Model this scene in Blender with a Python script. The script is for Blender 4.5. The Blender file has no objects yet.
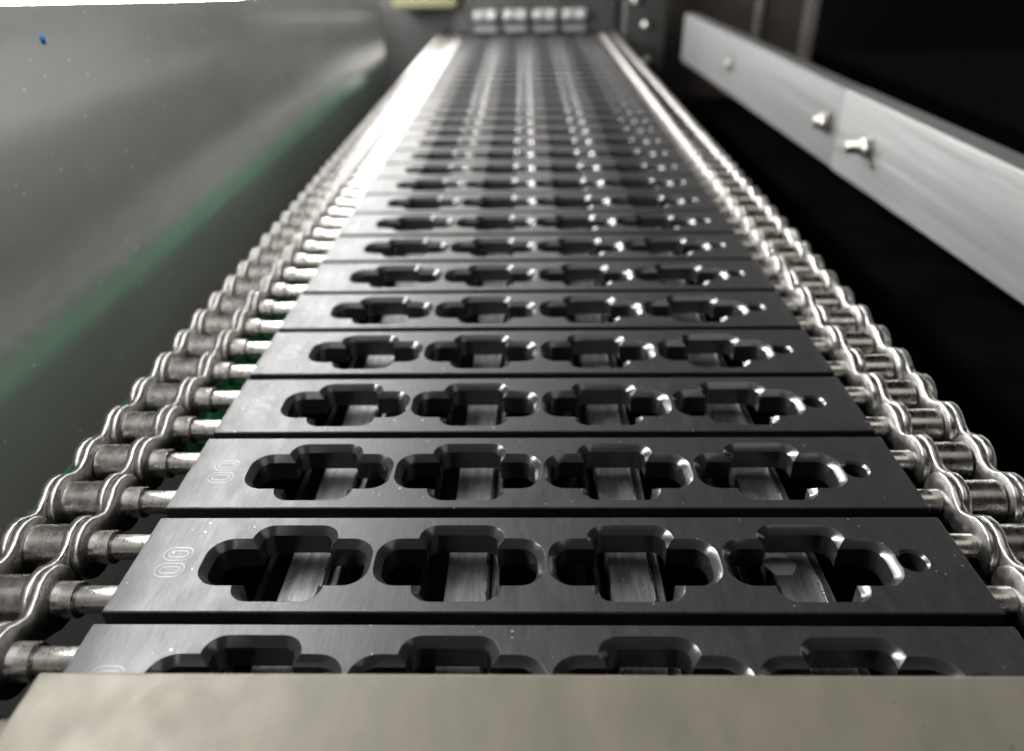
import bpy, bmesh, math, random
from mathutils import Vector, Matrix
from mathutils.geometry import tessellate_polygon
random.seed(7)
S = 0.001                                   # everything below is written in millimetres
scn = bpy.context.scene
col = scn.collection

# ------------------------------------------------------------------ camera
cam_d = bpy.data.cameras.new('camera')
cam = bpy.data.objects.new('camera', cam_d); col.objects.link(cam)
cam_d.sensor_width = 36.0
cam_d.lens = 745 / 1024 * 36.0
cam_d.clip_start = 0.005; cam_d.clip_end = 20.0
PIT, YAW, ROL = .5332, -.0257, -.018
cp, sp, cy, sy = math.cos(PIT), math.sin(PIT), math.cos(YAW), math.sin(YAW)
fw = Vector((sy*cp, cy*cp, -sp)); r0 = Vector((cy, -sy, 0)); u0 = r0.cross(fw)
rt = r0*math.cos(ROL) + u0*math.sin(ROL); up = u0*math.cos(ROL) - r0*math.sin(ROL)
M3 = Matrix((rt, up, -fw)).transposed()
cam.matrix_world = Matrix.Translation(Vector((-2.888, -83.988, 93.844))*S) @ M3.to_4x4()
cam_d.dof.use_dof = True
cam_d.dof.focus_distance = 0.136
cam_d.dof.aperture_fstop = 12.5
scn.camera = cam

# ------------------------------------------------------------------ world, exposure
w = bpy.data.worlds.new('World'); scn.world = w; w.use_nodes = True
w.node_tree.nodes['Background'].inputs[0].default_value = (.9, .95, 1, 1)
w.node_tree.nodes['Background'].inputs[1].default_value = 0.004
scn.view_settings.view_transform = 'Standard'
scn.view_settings.look = 'None'
scn.view_settings.exposure = 0.0
scn.view_settings.gamma = 1.0
scn.cycles.use_denoising = True
scn.cycles.max_bounces = 8
scn.cycles.caustics_reflective = False
scn.cycles.sample_clamp_indirect = 6.0

PANEL_L = 40.0       # radiance of the light panel outside the side wall
def area(name, loc, size, power, target, color=(1, 1, 1)):
    d = bpy.data.lights.new(name, 'AREA'); d.shape = 'RECTANGLE'
    d.size, d.size_y = size[0]*S, size[1]*S; d.energy = power; d.color = color
    o = bpy.data.objects.new(name, d); col.objects.link(o)
    o.location = Vector(loc)*S
    dr = (Vector(target) - Vector(loc)).normalized()
    z = -dr; x = Vector((0, 1, 0)).cross(z).normalized(); y = z.cross(x)      # long side kept along the belt
    o.rotation_euler = Matrix((x, y, z)).transposed().to_euler()
    return o
area('overhead_lamp', (-60, 200, 600), (300, 600), .6, (-60, 400, 0), (1, .985, .96))
area('wall_fill', (-103, 230, 168), (24, 900), 3.0, (-203, 230, 134), (1, .99, .97))  # unseen fill added to brighten the side wall from above
area('far_lamp', (-130, 1250, 330), (420, 360), 1.7, (0, 400, 60), (1, .96, .91))
area('room_lamp', (190, -60, 420), (220, 220), 0.2, (0, -20, 0), (1, .95, .85))

# ------------------------------------------------------------------ materials
def mat(name, base, rough=.5, metal=0.0, spec=.5, bump=None, var=None, rvar=None, specks=None, emit=None, coords='Object'):
    m = bpy.data.materials.new(name); m.use_nodes = True
    nt = m.node_tree; N = nt.nodes; L = nt.links
    b = N['Principled BSDF']
    b.inputs['Base Color'].default_value = (*base, 1)
    b.inputs['Roughness'].default_value = rough
    b.inputs['Metallic'].default_value = metal
    b.inputs['Specular IOR Level'].default_value = spec
    if emit:
        b.inputs['Emission Color'].default_value = (*emit[0], 1)
        b.inputs['Emission Strength'].default_value = emit[1]
    tc = N.new('ShaderNodeTexCoord')
    oi = N.new('ShaderNodeObjectInfo')
    add = N.new('ShaderNodeVectorMath'); add.operation = 'ADD'
    sc_ = N.new('ShaderNodeVectorMath'); sc_.operation = 'SCALE'; sc_.inputs['Scale'].default_value = 0.7
    cmb = N.new('ShaderNodeCombineXYZ')
    for i in range(3): L.new(oi.outputs['Random'], cmb.inputs[i])
    L.new(cmb.outputs[0], sc_.inputs[0])
    L.new(tc.outputs[coords], add.inputs[0]); L.new(sc_.outputs[0], add.inputs[1])
    def noise(scale, detail=4, rgh=.6, dist=0):
        mp = N.new('ShaderNodeMapping'); mp.inputs['Scale'].default_value = scale
        L.new(add.outputs[0], mp.inputs[0])
        n = N.new('ShaderNodeTexNoise'); n.inputs['Scale'].default_value = 1
        n.inputs['Detail'].default_value = detail; n.inputs['Roughness'].default_value = rgh
        n.inputs['Distortion'].default_value = dist
        L.new(mp.outputs[0], n.inputs[0]); return n.outputs['Fac']
    def rng(src, a, b_, c, d):
        r = N.new('ShaderNodeMapRange'); r.inputs[1].default_value = a; r.inputs[2].default_value = b_
        r.inputs[3].default_value = c; r.inputs[4].default_value = d; L.new(src, r.inputs[0]); return r.outputs[0]
    colsock = None
    if var:                                  # (scale, low factor, high factor)
        f = rng(noise(var[0], 5, .65), .3, .7, var[1], var[2])
        mx = N.new('ShaderNodeVectorMath'); mx.operation = 'SCALE'; mx.inputs[0].default_value = base
        L.new(f, mx.inputs['Scale']); colsock = mx.outputs[0]
    if specks:                               # (cells per metre, share, colour)
        v = N.new('ShaderNodeTexVoronoi'); v.inputs['Scale'].default_value = specks[0]
        L.new(add.outputs[0], v.inputs['Vector'])
        size = N.new('ShaderNodeSeparateColor'); L.new(v.outputs['Color'], size.inputs[0])
        thr = rng(size.outputs[0], 1 - specks[1], 1, 0.0, specks[3] if len(specks) > 3 else .22)
        cmpn = N.new('ShaderNodeMath'); cmpn.operation = 'LESS_THAN'
        L.new(v.outputs['Distance'], cmpn.inputs[0]); L.new(thr, cmpn.inputs[1])
        mix = N.new('ShaderNodeMix'); mix.data_type = 'RGBA'
        mix.inputs['A'].default_value = (*base, 1); mix.inputs['B'].default_value = (*specks[2], 1)
        if colsock: L.new(colsock, mix.inputs['A'])
        L.new(cmpn.outputs[0], mix.inputs['Factor']); colsock = mix.outputs['Result']
    if colsock: L.new(colsock, b.inputs['Base Color'])
    if rvar:
        L.new(rng(noise(rvar[0], 4, .7), .3, .7, rvar[1], rvar[2]), b.inputs['Roughness'])
    if bump:                                 # list of (scale, strength, distance in mm)
        prev = None
        for s_, st, dist in bump:
            bn = N.new('ShaderNodeBump'); bn.inputs['Strength'].default_value = st
            bn.inputs['Distance'].default_value = dist*S
            L.new(noise(s_, 3, .6), bn.inputs['Height'])
            if prev: L.new(prev, bn.inputs['Normal'])
            prev = bn.outputs[0]
        L.new(prev, b.inputs['Normal'])
    return m

M = {}
M['slat'] = mat('black_anodised_aluminium', (.085, .085, .088), .45, .75, .5,
    bump=[((3200, 400, 500), .3, .012), ((900, 4200, 900), .25, .01)],
    var=((2200, 330, 600), .82, 1.16), rvar=((420, 130, 300), .37, .5), specks=(800, .14, (.5, .5, .48), .17))
M['cut'] = mat('black_machined_edge', (.07, .07, .072), .2, .5, .8,
    bump=[((500, 500, 3500), .25, .02)], rvar=((700, 700, 700), .15, .26))
M['groove'] = mat('engraved_groove', (.13, .13, .132), .3, .7, .5)
M['steel'] = mat('oiled_chain_steel', (.64, .625, .60), .34, 1,
    bump=[((350, 350, 350), .15, .05), ((1800, 1800, 1800), .2, .03)], var=((500, 500, 500), .55, 1.1), rvar=((400, 400, 400), .24, .42))
M['roller'] = mat('worn_roller_steel', (.56, .545, .52), .22, 1,
    bump=[((260, 900, 900), .12, .02)], var=((500, 260, 260), .72, 1.15), rvar=((500, 300, 300), .18, .36))
M['pin'] = mat('turned_pin_steel', (.68, .66, .63), .28, 1,
    bump=[((3500, 300, 300), .06, .004)], rvar=((600, 300, 300), .22, .36))
M['wall'] = mat('grey_side_sheet', (.52, .525, .51), .2, .35, .9,
    bump=[((200, 12, 12), .12, .2), ((900, 900, 900), .08, .03)], var=((20, 8, 20), .85, 1.15),
    rvar=((40, 14, 30), .13, .21), specks=(230, .4, (.8, .81, .8), .13), coords='Generated' if False else 'Object')
M['edge'] = mat('sheet_cut_edge', (.6, .6, .6), .4, .6)
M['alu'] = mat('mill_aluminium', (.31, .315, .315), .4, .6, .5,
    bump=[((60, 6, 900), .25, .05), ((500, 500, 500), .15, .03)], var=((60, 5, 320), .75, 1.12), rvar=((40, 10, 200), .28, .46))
M['alufar'] = mat('dimmed_aluminium', (.19, .195, .195), .42, .6, .5,
    bump=[((60, 6, 900), .25, .05)], var=((60, 5, 320), .75, 1.12))  # mill aluminium darkened in colour for the weaker light farther back
M['bolt'] = mat('zinc_bolt', (.42, .41, .38), .34, 1, bump=[((800, 800, 800), .3, .05)])
M['bar'] = mat('scuffed_wear_bar', (.25, .25, .255), .42, .6, .6,
    bump=[((1500, 120, 800), .5, .05), ((3000, 3000, 3000), .6, .04)], var=((900, 90, 300), .6, 1.5),
    rvar=((900, 200, 300), .36, .52), specks=(1500, .12, (.7, .7, .7), .25))
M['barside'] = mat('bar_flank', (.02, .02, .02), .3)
M['hexm'] = mat('painted_light_patch', (.45, .42, .5), .5, 0, .5, specks=(2600, .5, (.7, .68, .75), .35))  # pale speckled colour stands for light reflected onto the bar
M['ledge'] = mat('beige_bead_blasted_plate', (.205, .19, .15), .5, .15, .5,
    bump=[((700, 700, 700), .25, .05)], var=((110, 45, 60), .8, 1.12), rvar=((200, 200, 200), .4, .6), specks=(420, .06, (.06, .055, .045), .14))
M['black'] = mat('black_void_paint', (.006, .006, .006), .6, 0, .2)
M['bed'] = mat('dark_machine_bed', (.003, .003, .003), .7, 0, 0.0, var=((30, 30, 30), .6, 1.5))
M['green'] = mat('green_belt_plastic', (.02, .30, .08), .4, 0, .5, var=((60, 20, 60), .8, 1.2))
M['lip'] = mat('pale_green_lip_plastic', (.07, .34, .14), .45, 0, .5, var=((60, 20, 60), .8, 1.2))
M['dark'] = mat('dark_grey_housing', (.03, .03, .029), .4, .2, .5, var=((30, 30, 30), .7, 1.3))
M['brown'] = mat('dark_brown_frame', (.045, .036, .032), .5, .1, .5, var=((20, 20, 20), .8, 1.2))
M['brownedge'] = mat('frame_corner_trim', (.16, .14, .13), .4, .3)
M['olive'] = mat('olive_yellow_cover', (.075, .072, .03), .5, 0, .5, var=((30, 30, 30), .8, 1.1))
M['cap'] = mat('dull_steel_cap', (.3, .3, .3), .6, .3)
M['capbar'] = mat('pale_end_bar', (.22, .22, .22), .5, .2)
M['blue'] = mat('blue_paint_fleck', (.02, .16, .5), .5)
M['panel'] = mat('light_panel_diffuser', (.8, .8, .8), .5, emit=((1, .985, .96), PANEL_L))

M['strip'] = mat('light_strip_diffuser', (.8, .8, .8), .5, emit=((1, .99, .97), 70.0))
# ------------------------------------------------------------------ helpers
def mesh(name, verts, faces, mats, fmat=None, smooth=None):
    me = bpy.data.meshes.new(name)
    me.from_pydata([(a*S, b*S, c*S) for a, b, c in verts], [], faces)
    for m in mats: me.materials.append(M[m])
    if fmat: me.polygons.foreach_set('material_index', fmat)
    if smooth is not None:
        me.polygons.foreach_set('use_smooth', [True]*len(me.polygons))
        me.update(); me.set_sharp_from_angle(angle=math.radians(smooth))
    me.update(); return me
def link(name, me, parent=None, loc=(0, 0, 0), rot=None, label=None, cat=None, group=None, kind=None):
    o = bpy.data.objects.new(name, me); col.objects.link(o)
    if parent: o.parent = parent
    o.location = Vector(loc)*S
    if rot: o.rotation_euler = rot
    if label: o['label'] = label
    if cat: o['category'] = cat
    if group: o['group'] = group
    if kind: o['kind'] = kind
    return o
def box_me(name, x0, x1, y0, y1, z0, z1, m, bev=0.3, seg=1):
    bm = bmesh.new()
    bmesh.ops.create_cube(bm, size=1)
    for v in bm.verts:
        v.co = Vector(((x0+x1)/2+v.co.x*(x1-x0), (y0+y1)/2+v.co.y*(y1-y0), (z0+z1)/2+v.co.z*(z1-z0)))*S
    if bev: bmesh.ops.bevel(bm, geom=bm.edges[:], offset=bev*S, segments=seg, affect='EDGES', profile=.5)
    me = bpy.data.meshes.new(name); bm.to_mesh(me); bm.free(); me.materials.append(M[m]); return me
def lathe_x(name, prof, m, seg=32, hollow=False, axis='x', smooth=35):
    """prof: list of (t, r) along the axis"""
    V, F = [], []
    for t, r in prof:
        for i in range(seg):
            a = 2*math.pi*i/seg; c, s = r*math.cos(a), r*math.sin(a)
            V.append((t, c, s) if axis == 'x' else ((c, t, s) if axis == 'y' else (c, s, t)))
    n = len(prof)
    for j in range(n-1):
        for i in range(seg):
            k = (i+1) % seg
            q = (j*seg+i, j*seg+k, (j+1)*seg+k, (j+1)*seg+i)
            F.append(q if axis == 'y' else q[::-1])
    f0, f1 = tuple(range(seg)), tuple((n-1)*seg+i for i in range(seg))
    F.append(f0 if axis != 'y' else f0[::-1]); F.append(f1[::-1] if axis != 'y' else f1)
    return mesh(name, V, F, [m], smooth=smooth)

ORD = ['zeroth', 'first', 'second', 'third', 'fourth', 'fifth', 'sixth', 'seventh', 'eighth', 'ninth', 'tenth', 'eleventh', 'twelfth',
  'thirteenth', 'fourteenth', 'fifteenth', 'sixteenth', 'seventeenth', 'eighteenth', 'nineteenth', 'twentieth']
def ordinal(n):
    if n <= 20: return ORD[n]
    if n == 30: return 'thirtieth'
    return ('twenty-' if n < 30 else 'thirty-') + ORD[n % 10]

# ------------------------------------------------------------------ setting
bed = link('machine_bed', box_me('machine_bed', -400, 500, -200, 1300, -92, -86, 'bed', 0), kind='structure',
     label='dark machine bed far below the conveyor')
back = link('back_wall', box_me('back_wall', -700, 1500, 1300, 1304, -86, 120, 'black', 0), kind='structure',
     label='black void behind the machine')

# light panel just outside the wall: the burnt-out strip in the top left corner
def panel_mesh():
    P = [(20, 62), (1500, 62), (1500, 112), (20, 112)]; n = len(P)
    V = [(-190, a, b) for a, b in P] + [(-196, a, b) for a, b in P]
    F = [tuple(range(n)), tuple(range(n, 2*n))[::-1]] + [(i, n+i, n+(i+1) % n, (i+1) % n) for i in range(n)]
    return mesh('light_panel', V, F, ['panel'])
lp = link('light_panel', panel_mesh(),
     label='white glowing light panel behind the top edge of the grey left side sheet', cat='light panel')

link('lamp_strip', box_me('lamp_strip', -208, -200, 20, 900, 216, 246, 'strip', 2), lp, label='bright light strip behind the panel')

# left side sheet
wall = link('side_wall', mesh('side_wall', [(-120.5, -160, -86), (-120.5, 582, -86), (-120.5, 582, 57), (-120.5, 213, 75.7), (-120.5, -160, 97),
      (-122.5, -160, -86), (-122.5, 582, -86), (-122.5, 582, 57), (-122.5, 213, 75.7), (-122.5, -160, 97)],
      [(0, 1, 2, 3, 4), (9, 8, 7, 6, 5), (4, 3, 8, 9), (3, 2, 7, 8), (2, 1, 6, 7), (0, 4, 9, 5)], ['wall', 'edge'], [0, 0, 1, 1, 1, 1]),
      label='glossy grey sheet metal side wall left of the conveyor, speckled with dust', cat='side wall')
fleck = link('paint_fleck', lathe_x('paint_fleck', [(0, 1.2), (.15, .9), (.2, .1)], 'blue', 7, axis='x'), wall, (-120.5, 111.5, 74.0), label='small blue paint fleck near the wall top')

# green strip under the left chain
gs = link('chain_guide', box_me('chain_guide', -96, -80, 66, 560, -20, -13.5, 'green', .5),
     label='green plastic guide running below the left chain', cat='chain guide')
link('lip_web', box_me('lip_web', -101.5, -99.9, 20, 560, -20, -7.6, 'barside', .2), gs)
link('outer_lip', mesh('outer_lip', [(-100.0, 20, -1.2), (-103.8, 20, -6.0), (-103.8, 20, -7.5), (-97.8, 20, -9.5),
      (-100.0, 560, -1.2), (-103.8, 560, -6.0), (-103.8, 560, -7.5), (-97.8, 560, -9.5)],
      [(0, 1, 2, 3), (7, 6, 5, 4), (0, 4, 5, 1), (1, 5, 6, 2), (2, 6, 7, 3), (3, 7, 4, 0)], ['lip']), gs)

# ------------------------------------------------------------------ slats
W2, DEP, TH, CH = 72.8, 23.0, 5.6, 1.35
def arc(cx, cy_, r, a0, a1, n):
    return [(cx+r*math.cos(math.radians(a0+(a1-a0)*i/n)), cy_+r*math.sin(math.radians(a0+(a1-a0)*i/n))) for i in range(n+1)]
def cross(cx, cyy, ins):
    aw, ah, ar = 14.95-ins, 5.75-ins, 4.3-ins
    vw, vh, vr = 7.8-ins, 9.3-ins, 3.5-ins
    n = 7; P = []
    # anticlockwise from the lower corner of the right arm
    P += [(vw, -ah)] + arc(aw-ar, -ah+ar, ar, -90, 0, n) + arc(aw-ar, ah-ar, ar, 0, 90, n) + [(vw, ah)]
    P += arc(vw-vr, vh-vr, vr, 0, 90, n) + arc(-vw+vr, vh-vr, vr, 90, 180, n) + [(-vw, ah)]
    P += arc(-aw+ar, ah-ar, ar, 90, 180, n) + arc(-aw+ar, -ah+ar, ar, 180, 270, n) + [(-vw, -ah)]
    P += arc(-vw+vr, -vh+vr, vr, 180, 270, n) + arc(vw-vr, -vh+vr, vr, 270, 360, n)
    return [(cx+x, cyy+y) for x, y in P]
def ring(cx, cyy, r, n=28): return [(cx+r*math.cos(2*math.pi*i/n), cyy+r*math.sin(2*math.pi*i/n)) for i in range(n)]
LANES = (-45.5, -15.1, 15.3, 45.8)
def slat_mesh():
    V, F, FM = [], [], []
    def loop(P, z):
        s = len(V); V.extend((x, y, z) for x, y in P); return list(range(s, s+len(P)))
    def strip(a, b, m):
        n = len(a)
        for i in range(n):
            k = (i+1) % n; F.append((a[i], b[i], b[k], a[k])); FM.append(m)
    yc = DEP/2
    e = .22
    rect = lambda i: [(-W2+i, i), (W2-i, i), (W2-i, DEP-i), (-W2+i, DEP-i)]
    tops, bots = [loop(rect(e), 0)], []
    mid = loop(rect(0), -e); mid2 = loop(rect(0), -TH+e); bot = loop(rect(e), -TH)
    strip(mid, tops[0], 0); strip(mid2, mid, 1); strip(bot, mid2, 1); bots.append(bot)
    for lx in LANES:
        a = loop(cross(lx, yc, 0), 0); a2 = loop(cross(lx, yc, .06), -.03); b = loop(cross(lx, yc, CH), -CH); c = loop(cross(lx, yc, CH), -TH)
        strip(a, a2, 0); strip(a2, b, 1); strip(b, c, 1); tops.append(a); bots.append(c)
    a = loop(ring(63.25, yc+.2, 2.75), 0); b = loop(ring(63.25, yc+.2, 2.3), -.5); c = loop(ring(63.25, yc+.2, 2.3), -TH)
    strip(a, b, 1); strip(b, c, 1); tops.append(a); bots.append(c)
    for loops, top in ((tops, True), (bots, False)):
        flat = [i for l in loops for i in l]
        tris = tessellate_polygon([[Vector((V[i][0], V[i][1], 0)) for i in l] for l in loops])
        for t in tris:
            t = tuple(flat[j] for j in t)
            A, B, C_ = (V[i] for i in t)
            ccw = (B[0]-A[0])*(C_[1]-A[1])-(B[1]-A[1])*(C_[0]-A[0])
            if abs(ccw) < 1e-9: continue
            if (ccw > 0) != top: t = t[::-1]
            F.append(t); FM.append(0 if top else 1)
    me = mesh('conveyor_slat', V, F, ['slat', 'cut'], FM, smooth=28)
    return me
slat_me = slat_mesh()
def digit_mesh():
    """a zero read from the left end of the slat: two hair-thin engraved contours"""
    V, F = [], []
    def outline(L, Wd, n=10):
        r = Wd/2; return arc(L/2-r, 0, r, -90, 90, n) + arc(-L/2+r, 0, r, 90, 270, n)
    def track(L, Wd, t):
        A, B, C_ = outline(L+t, Wd+t), outline(L, Wd), outline(L-t, Wd-t)
        s = len(V); n = len(A)
        V.extend((x, y, .002) for x, y in A); V.extend((x, y, .055) for x, y in B); V.extend((x, y, .002) for x, y in C_)
        for o in (0, n):
            for i in range(n):
                k = (i+1) % n; F.append((s+o+i, s+o+k, s+o+n+k, s+o+n+i))
    track(5.1, 3.2, .26); track(3.5, 1.5, .24)
    return mesh('engraved_digit', V, F, ['groove'], smooth=60)
digit_me = digit_mesh()
SLG = 'black conveyor slats pinned between the two chains'
PITCH = 25.4
for k in range(34):                          # k = 0 is the slat half hidden by the ledge
    y = (k-1)*PITCH
    if k == 0: lab = 'first black cross-cut slat, front half hidden by the beige ledge'
    elif k == 1: lab = 'second black slat back, nearest one seen whole, sharply in focus'
    elif k < 14: lab = '%s black cross-cut slat counted back from the beige ledge' % ordinal(k+1)
    elif k == 33: lab = 'thirty-fourth and last black slat, blurred under the dark end block'
    else: lab = '%s black slat back from the beige ledge, blurred by distance' % ordinal(k+1)
    s = link('conveyor_slat', slat_me, None, (random.uniform(-.25, .25), y+random.uniform(-.12, .12), random.uniform(-.12, .12)),
             (random.uniform(-.004, .004), random.uniform(-.001, .001), random.uniform(-.0012, .0012)), lab, 'slat', SLG)
    if k < 14:
        dx = random.uniform(-.3, .3)
        for dy in (9.4, 13.3): link('engraved_digit', digit_me, s, (-65.6+dx, dy, 0))

# ------------------------------------------------------------------ chains
PR = 12.7
def plate_mesh(name, R, waist, t):
    """figure-eight link plate in the y-z plane, thickness along x, centres at y=0 and y=12.7"""
    P = []
    n = 12
    a0 = 48
    for i in range(n+1):                     # far end
        a = math.radians(-180+a0 + (360-2*a0)*i/n); P.append((PR+R*math.cos(a), R*math.sin(a)))
    def neck(xa, za, xb, zb, sgn):
        out = []
        for i in range(1, 8):
            u = i/8; base = za
            dip = (abs(za)-waist)*(math.sin(math.pi*u)**1.3)
            out.append((xa+(xb-xa)*u, sgn*(abs(za)-dip)))
        return out
    zx = R*math.sin(math.radians(a0)); xx = R*math.cos(math.radians(a0))
    P += neck(PR-xx, zx, xx, zx, 1)
    for i in range(n+1):
        a = math.radians(a0 + (360-2*a0)*i/n); P.append((R*math.cos(a), R*math.sin(a)))
    P += neck(xx, -zx, PR-xx, -zx, -1)
    c = .25
    cyc = PR/2
    def inset(P, d):
        out = []; m = len(P)
        for i in range(m):
            a, b = P[i-1], P[(i+1) % m]; tx, ty = b[0]-a[0], b[1]-a[1]; l = math.hypot(tx, ty) or 1
            out.append((P[i][0]-ty/l*d, P[i][1]+tx/l*d))
        return out
    I = inset(P, c)
    V, F = [], []; m = len(P)
    for x, Q in ((0, I), (c, P), (t-c, P), (t, I)): V += [(x, a, b) for a, b in Q]
    for j in range(3):
        for i in range(m):
            k = (i+1) % m; F.append((j*m+i, (j+1)*m+i, (j+1)*m+k, j*m+k)[::-1])
    F.append(tuple(range(m))[::-1]); F.append(tuple(3*m+i for i in range(m)))
    me = mesh(name, V, F, ['steel'], smooth=48)
    bm = bmesh.new(); bm.from_mesh(me); bmesh.ops.recalc_face_normals(bm, faces=bm.faces)
    bm.to_mesh(me); bm.free(); return me
plate_in = plate_mesh('inner_plate', 5.9, 3.9, 1.65)
plate_out = plate_mesh('outer_plate', 5.75, 3.4, 1.65)
roller_me = lathe_x('roller', [(0, 3.9), (.25, 4.2), (7.35, 4.2), (7.6, 3.9)], 'roller')
ZP = -2.9
def chain(side, lab):
    root = bpy.data.objects.new('roller_chain', None); col.objects.link(root)
    root.location = (side*W2*S, 0, ZP*S); root['label'] = lab; root['category'] = 'chain'; root['group'] = 'roller chains carrying the slats'
    root.empty_display_size = .01
    g = 3.9 if side < 0 else 0.0             # stepped collar only on the left
    base = 6.7 + g if side < 0 else 4.3
    if side < 0:
        col_me = lathe_x('collar', [(-base, 2.9), (-base+.15, 3.1), (-6.9, 3.1), (-6.7, 2.9)], 'pin')
        pin_me = lathe_x('pin', [(-base-16.2, 1.9), (-base-15.8, 2.2), (-6.6, 2.2), (-6.59, 2.35), (1.5, 2.35)], 'pin')
    else:
        pin_me = lathe_x('pin', [(-1.5, 2.45), (base-.1, 2.45), (base, 2.2), (base+15.0, 2.2), (base+15.4, 1.9)], 'pin')
    def X(a, t): return (side*a if side > 0 else side*(a+t))   # local x of a plate whose near face is at distance a
    dz = [random.uniform(-.12, .12) for _ in range(90)]
    for i in range(-4, 67):
        y = 5.15 + i*PR
        link('pin', pin_me, root, (0, y, 0), (random.uniform(0, 6), 0, 0))
        if side < 0: link('collar', col_me, root, (0, y, 0), (random.uniform(0, 6), 0, 0))
        link('roller', roller_me, root, (X(base+3.6, 7.6), y, random.uniform(-.1, .1)), (random.uniform(0, 6), 0, 0))
        inner = i % 2 == 0                    # the pair of pins of one slat
        me, nm = (plate_in, 'inner_plate') if inner else (plate_out, 'outer_plate')
        offs = (base+1.85, base+11.5) if inner else (base+.1, base+13.25)
        for a in offs:
            link(nm, me, root, (X(a, 1.5)+random.uniform(-.06, .06), y, random.uniform(-.12, .12)), (random.uniform(-.012, .012), 0, random.uniform(-.008, .008)))
    return root
chain(-1, 'bright steel roller chain with stepped collars along the left slat ends')
chain(1, 'darker steel roller chain with plain pins along the right slat ends')

# ------------------------------------------------------------------ wear bars under the lanes
bl = ['leftmost', 'second from left', 'third from left', 'rightmost']
for i, lx in enumerate(LANES):
    r = link('wear_bar', box_me('wear_bar', -3.3, 4.8, -60, 840, -14, -9.2, 'bar', .25), None, (lx, 0, 0),
             label='scuffed grey bar seen through the %s column of cross holes' % bl[i], cat='wear bar', group='bars running under the hole columns')
    link('edge_lip', box_me('edge_lip', 4.0, 4.5, -60, 840, -9.3, -8.5, 'pin', .12), r)
    link('side_channel', box_me('side_channel', 5.1, 6.6, -60, 840, -16, -10.2, 'bar', .2), r)
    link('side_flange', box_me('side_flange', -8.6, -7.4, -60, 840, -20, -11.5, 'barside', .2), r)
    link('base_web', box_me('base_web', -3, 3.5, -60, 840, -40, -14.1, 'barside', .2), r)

hexa = link('hex_light_patch', lathe_x('hex_light_patch', [(0, 3.2), (.12, 3.0)], 'hexm', 6, axis='z'), None, (44.4, 19.9, -9.18), label='small speckled hexagonal patch of reflected light in the rightmost hole of the nearest whole slat', cat='patch')  # thin disc added in the shape of a reflected light patch

# ------------------------------------------------------------------ front ledge
link('front_ledge', box_me('front_ledge', -71.8, 130, -120, -16.2, 1.6, 6, 'ledge', .5, 2),
     label='beige matte metal plate crossing the bottom of the photo', cat='ledge')

# ------------------------------------------------------------------ right aluminium angle, two lengths
def angle_rail(name, x0, y0, y1, zb0, zb1, zt0, zt1, fl, lab, m='alu'):
    t = 2.5
    def sect(y, x, zb, zt): return [(x, y, zb), (x, y, zt), (x+fl, y, zt), (x+fl, y, zt-t), (x+t, y, zt-t), (x+t, y, zb)]
    V = sect(y0, x0, zb0, zt0) + sect(y1, x0, zb1, zt1)
    F = [(i, (i+1) % 6, 6+(i+1) % 6, 6+i) for i in range(6)] + [tuple(range(6))[::-1], tuple(range(6, 12))]
    me = mesh(name, V, F, [m])
    bm = bmesh.new(); bm.from_mesh(me); bmesh.ops.recalc_face_normals(bm, faces=bm.faces)
    bmesh.ops.bevel(bm, geom=bm.edges[:], offset=.7*S, segments=2, affect='EDGES')
    bm.to_mesh(me); bm.free()
    return link(name, me, None, (0, 0, 0), label=lab, cat='rail', group='aluminium angle rails right of the conveyor')
angle_rail('angle_rail', 150, -60, 297, -3.5, -10, 29.8, 28, 12, 'nearer bright aluminium angle rail at the right edge of the photo')
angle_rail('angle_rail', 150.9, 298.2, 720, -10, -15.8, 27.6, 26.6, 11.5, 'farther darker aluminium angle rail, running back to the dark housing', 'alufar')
def bolt(y, z, ln, lab, nut=True, s=1.0):
    r = bpy.data.objects.new('rail_bolt', None); col.objects.link(r); r.location = (150*S, y*S, z*S)
    r['label'] = lab; r['category'] = 'bolt'; r['group'] = 'bolts on the aluminium rails'
    link('washer', lathe_x('washer', [(-.9, 4.4*s), (-.1, 4.4*s)], 'bolt', 24), r)
    if nut: link('nut', lathe_x('nut', [(-4.2, 3.0*s), (-3.8, 3.5*s), (-1.3, 3.5*s), (-1, 3.0*s)], 'bolt', 6, smooth=20), r)
    prof = []; x = -ln
    while x < -1: prof += [(x, 1.75*s), (x+.35, 2.1*s)]; x += .7
    link('shank', lathe_x('shank', prof, 'bolt', 16), r)
    return r
bolt(257, 10, 11, 'long bolt with nut on the nearer rail beside the joint', s=1.25)
bolt(312, 9.6, 7, 'bolt with nut on the farther rail beside the joint', s=1.25)
bolt(521, 8, 3.4, 'small round bolt head far along the farther rail', nut=False, s=1.4)
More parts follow.
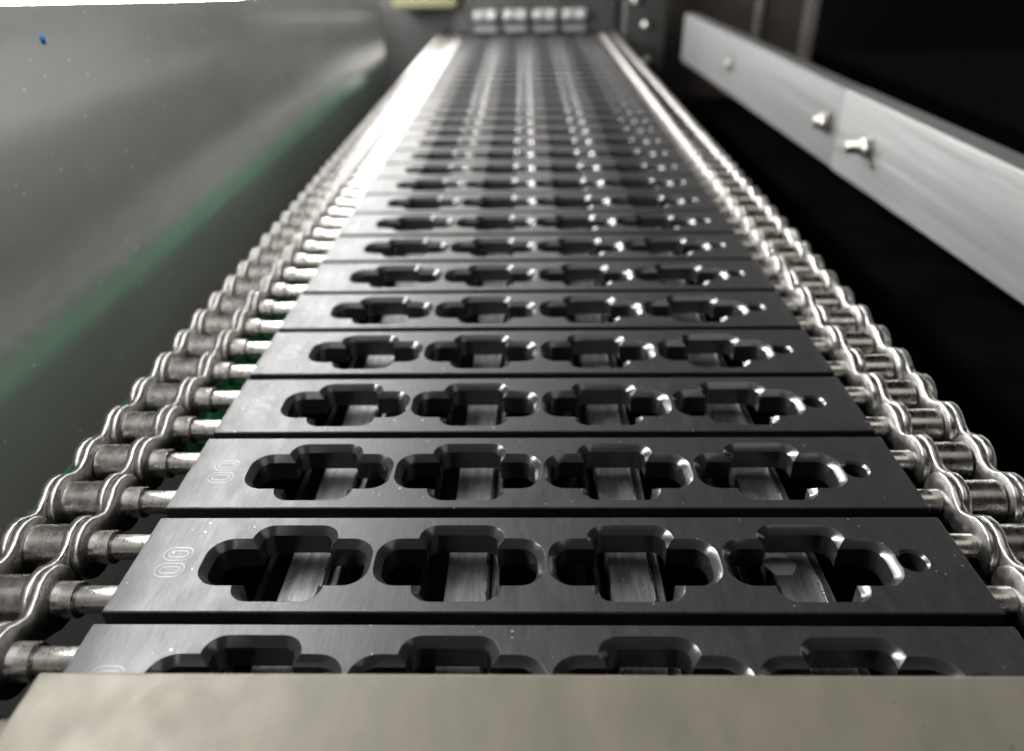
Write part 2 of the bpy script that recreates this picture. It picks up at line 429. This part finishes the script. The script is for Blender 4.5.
wz = link('cable_tie_end', lathe_x('cable_tie_end', [(-.8, .2), (-.7, 2.3), (0, 2.5)], 'bolt', 9), None, (150, 250, 4),
     label='small stained metal tab on the nearer rail below the long bolt', cat='tab')

# ------------------------------------------------------------------ far end
eb = link('end_block', box_me('end_block', -82, 96, 815, 850, 0.5, 50, 'dark', 2), label='dark grey block across the far end of the conveyor', cat='end block')
link('crossbar', box_me('crossbar', -92, 100, 806, 814.5, -8, 1.5, 'black', 1), eb)
names = ['leftmost', 'second', 'third', 'rightmost']
for i, cx in enumerate((-47.3, -15.0, 17.0, 49.0)):
    link('cap_bar', box_me('cap_bar', cx-13, cx+13, 808, 814.8, 14.5, 24.8, 'capbar', 1.2), eb)
    for dx in (-7.8, 7.8):
        link('bright_cap', lathe_x('bright_cap', [(805.5, 3.4), (806, 4.2), (807.9, 4.4)], 'cap', 20, axis='y'), eb, (cx+dx, 0, 19.6))
    link('lower_strip', box_me('lower_strip', cx-12, cx+12, 809, 814.8, 3.5, 8.5, 'alu', .6), eb)
link('yellow_cover', box_me('yellow_cover', -146, -76, 800, 860, 27, 60, 'olive', 3), label='olive yellow cover above the far left corner of the conveyor', cat='cover')
link('end_plate', box_me('end_plate', -230, -84, 860, 868, -86, 60, 'dark', 1), label='dark grey upright plate closing the far left corner', cat='plate')
hb = link('bearing_housing', box_me('bearing_housing', 100, 146, 790, 840, -86, 70, 'dark', 2), label='dark housing with round bolt heads at the far right corner of the conveyor', cat='housing')
for x, z in ((110, -26), (128, -26), (124, 10), (112, 34)):
    link('bolt_head', lathe_x('bolt_head', [(784, 3), (785.5, 4.6), (789.8, 4.6)], 'bolt', 20, axis='y'), hb, (x, 0, z))
fr = link('machine_frame', box_me('machine_frame', 120, 340, 900, 940, -86, 130, 'brown', 2), label='dark brown machine frame standing behind the far end of the right rail', cat='frame')
link('corner_trim', box_me('corner_trim', 268, 276, 894, 899.8, -86, 130, 'brownedge', .8), fr)
link('corner_trim', box_me('corner_trim', 326, 340, 893, 899.8, -86, 130, 'brownedge', .8), fr)
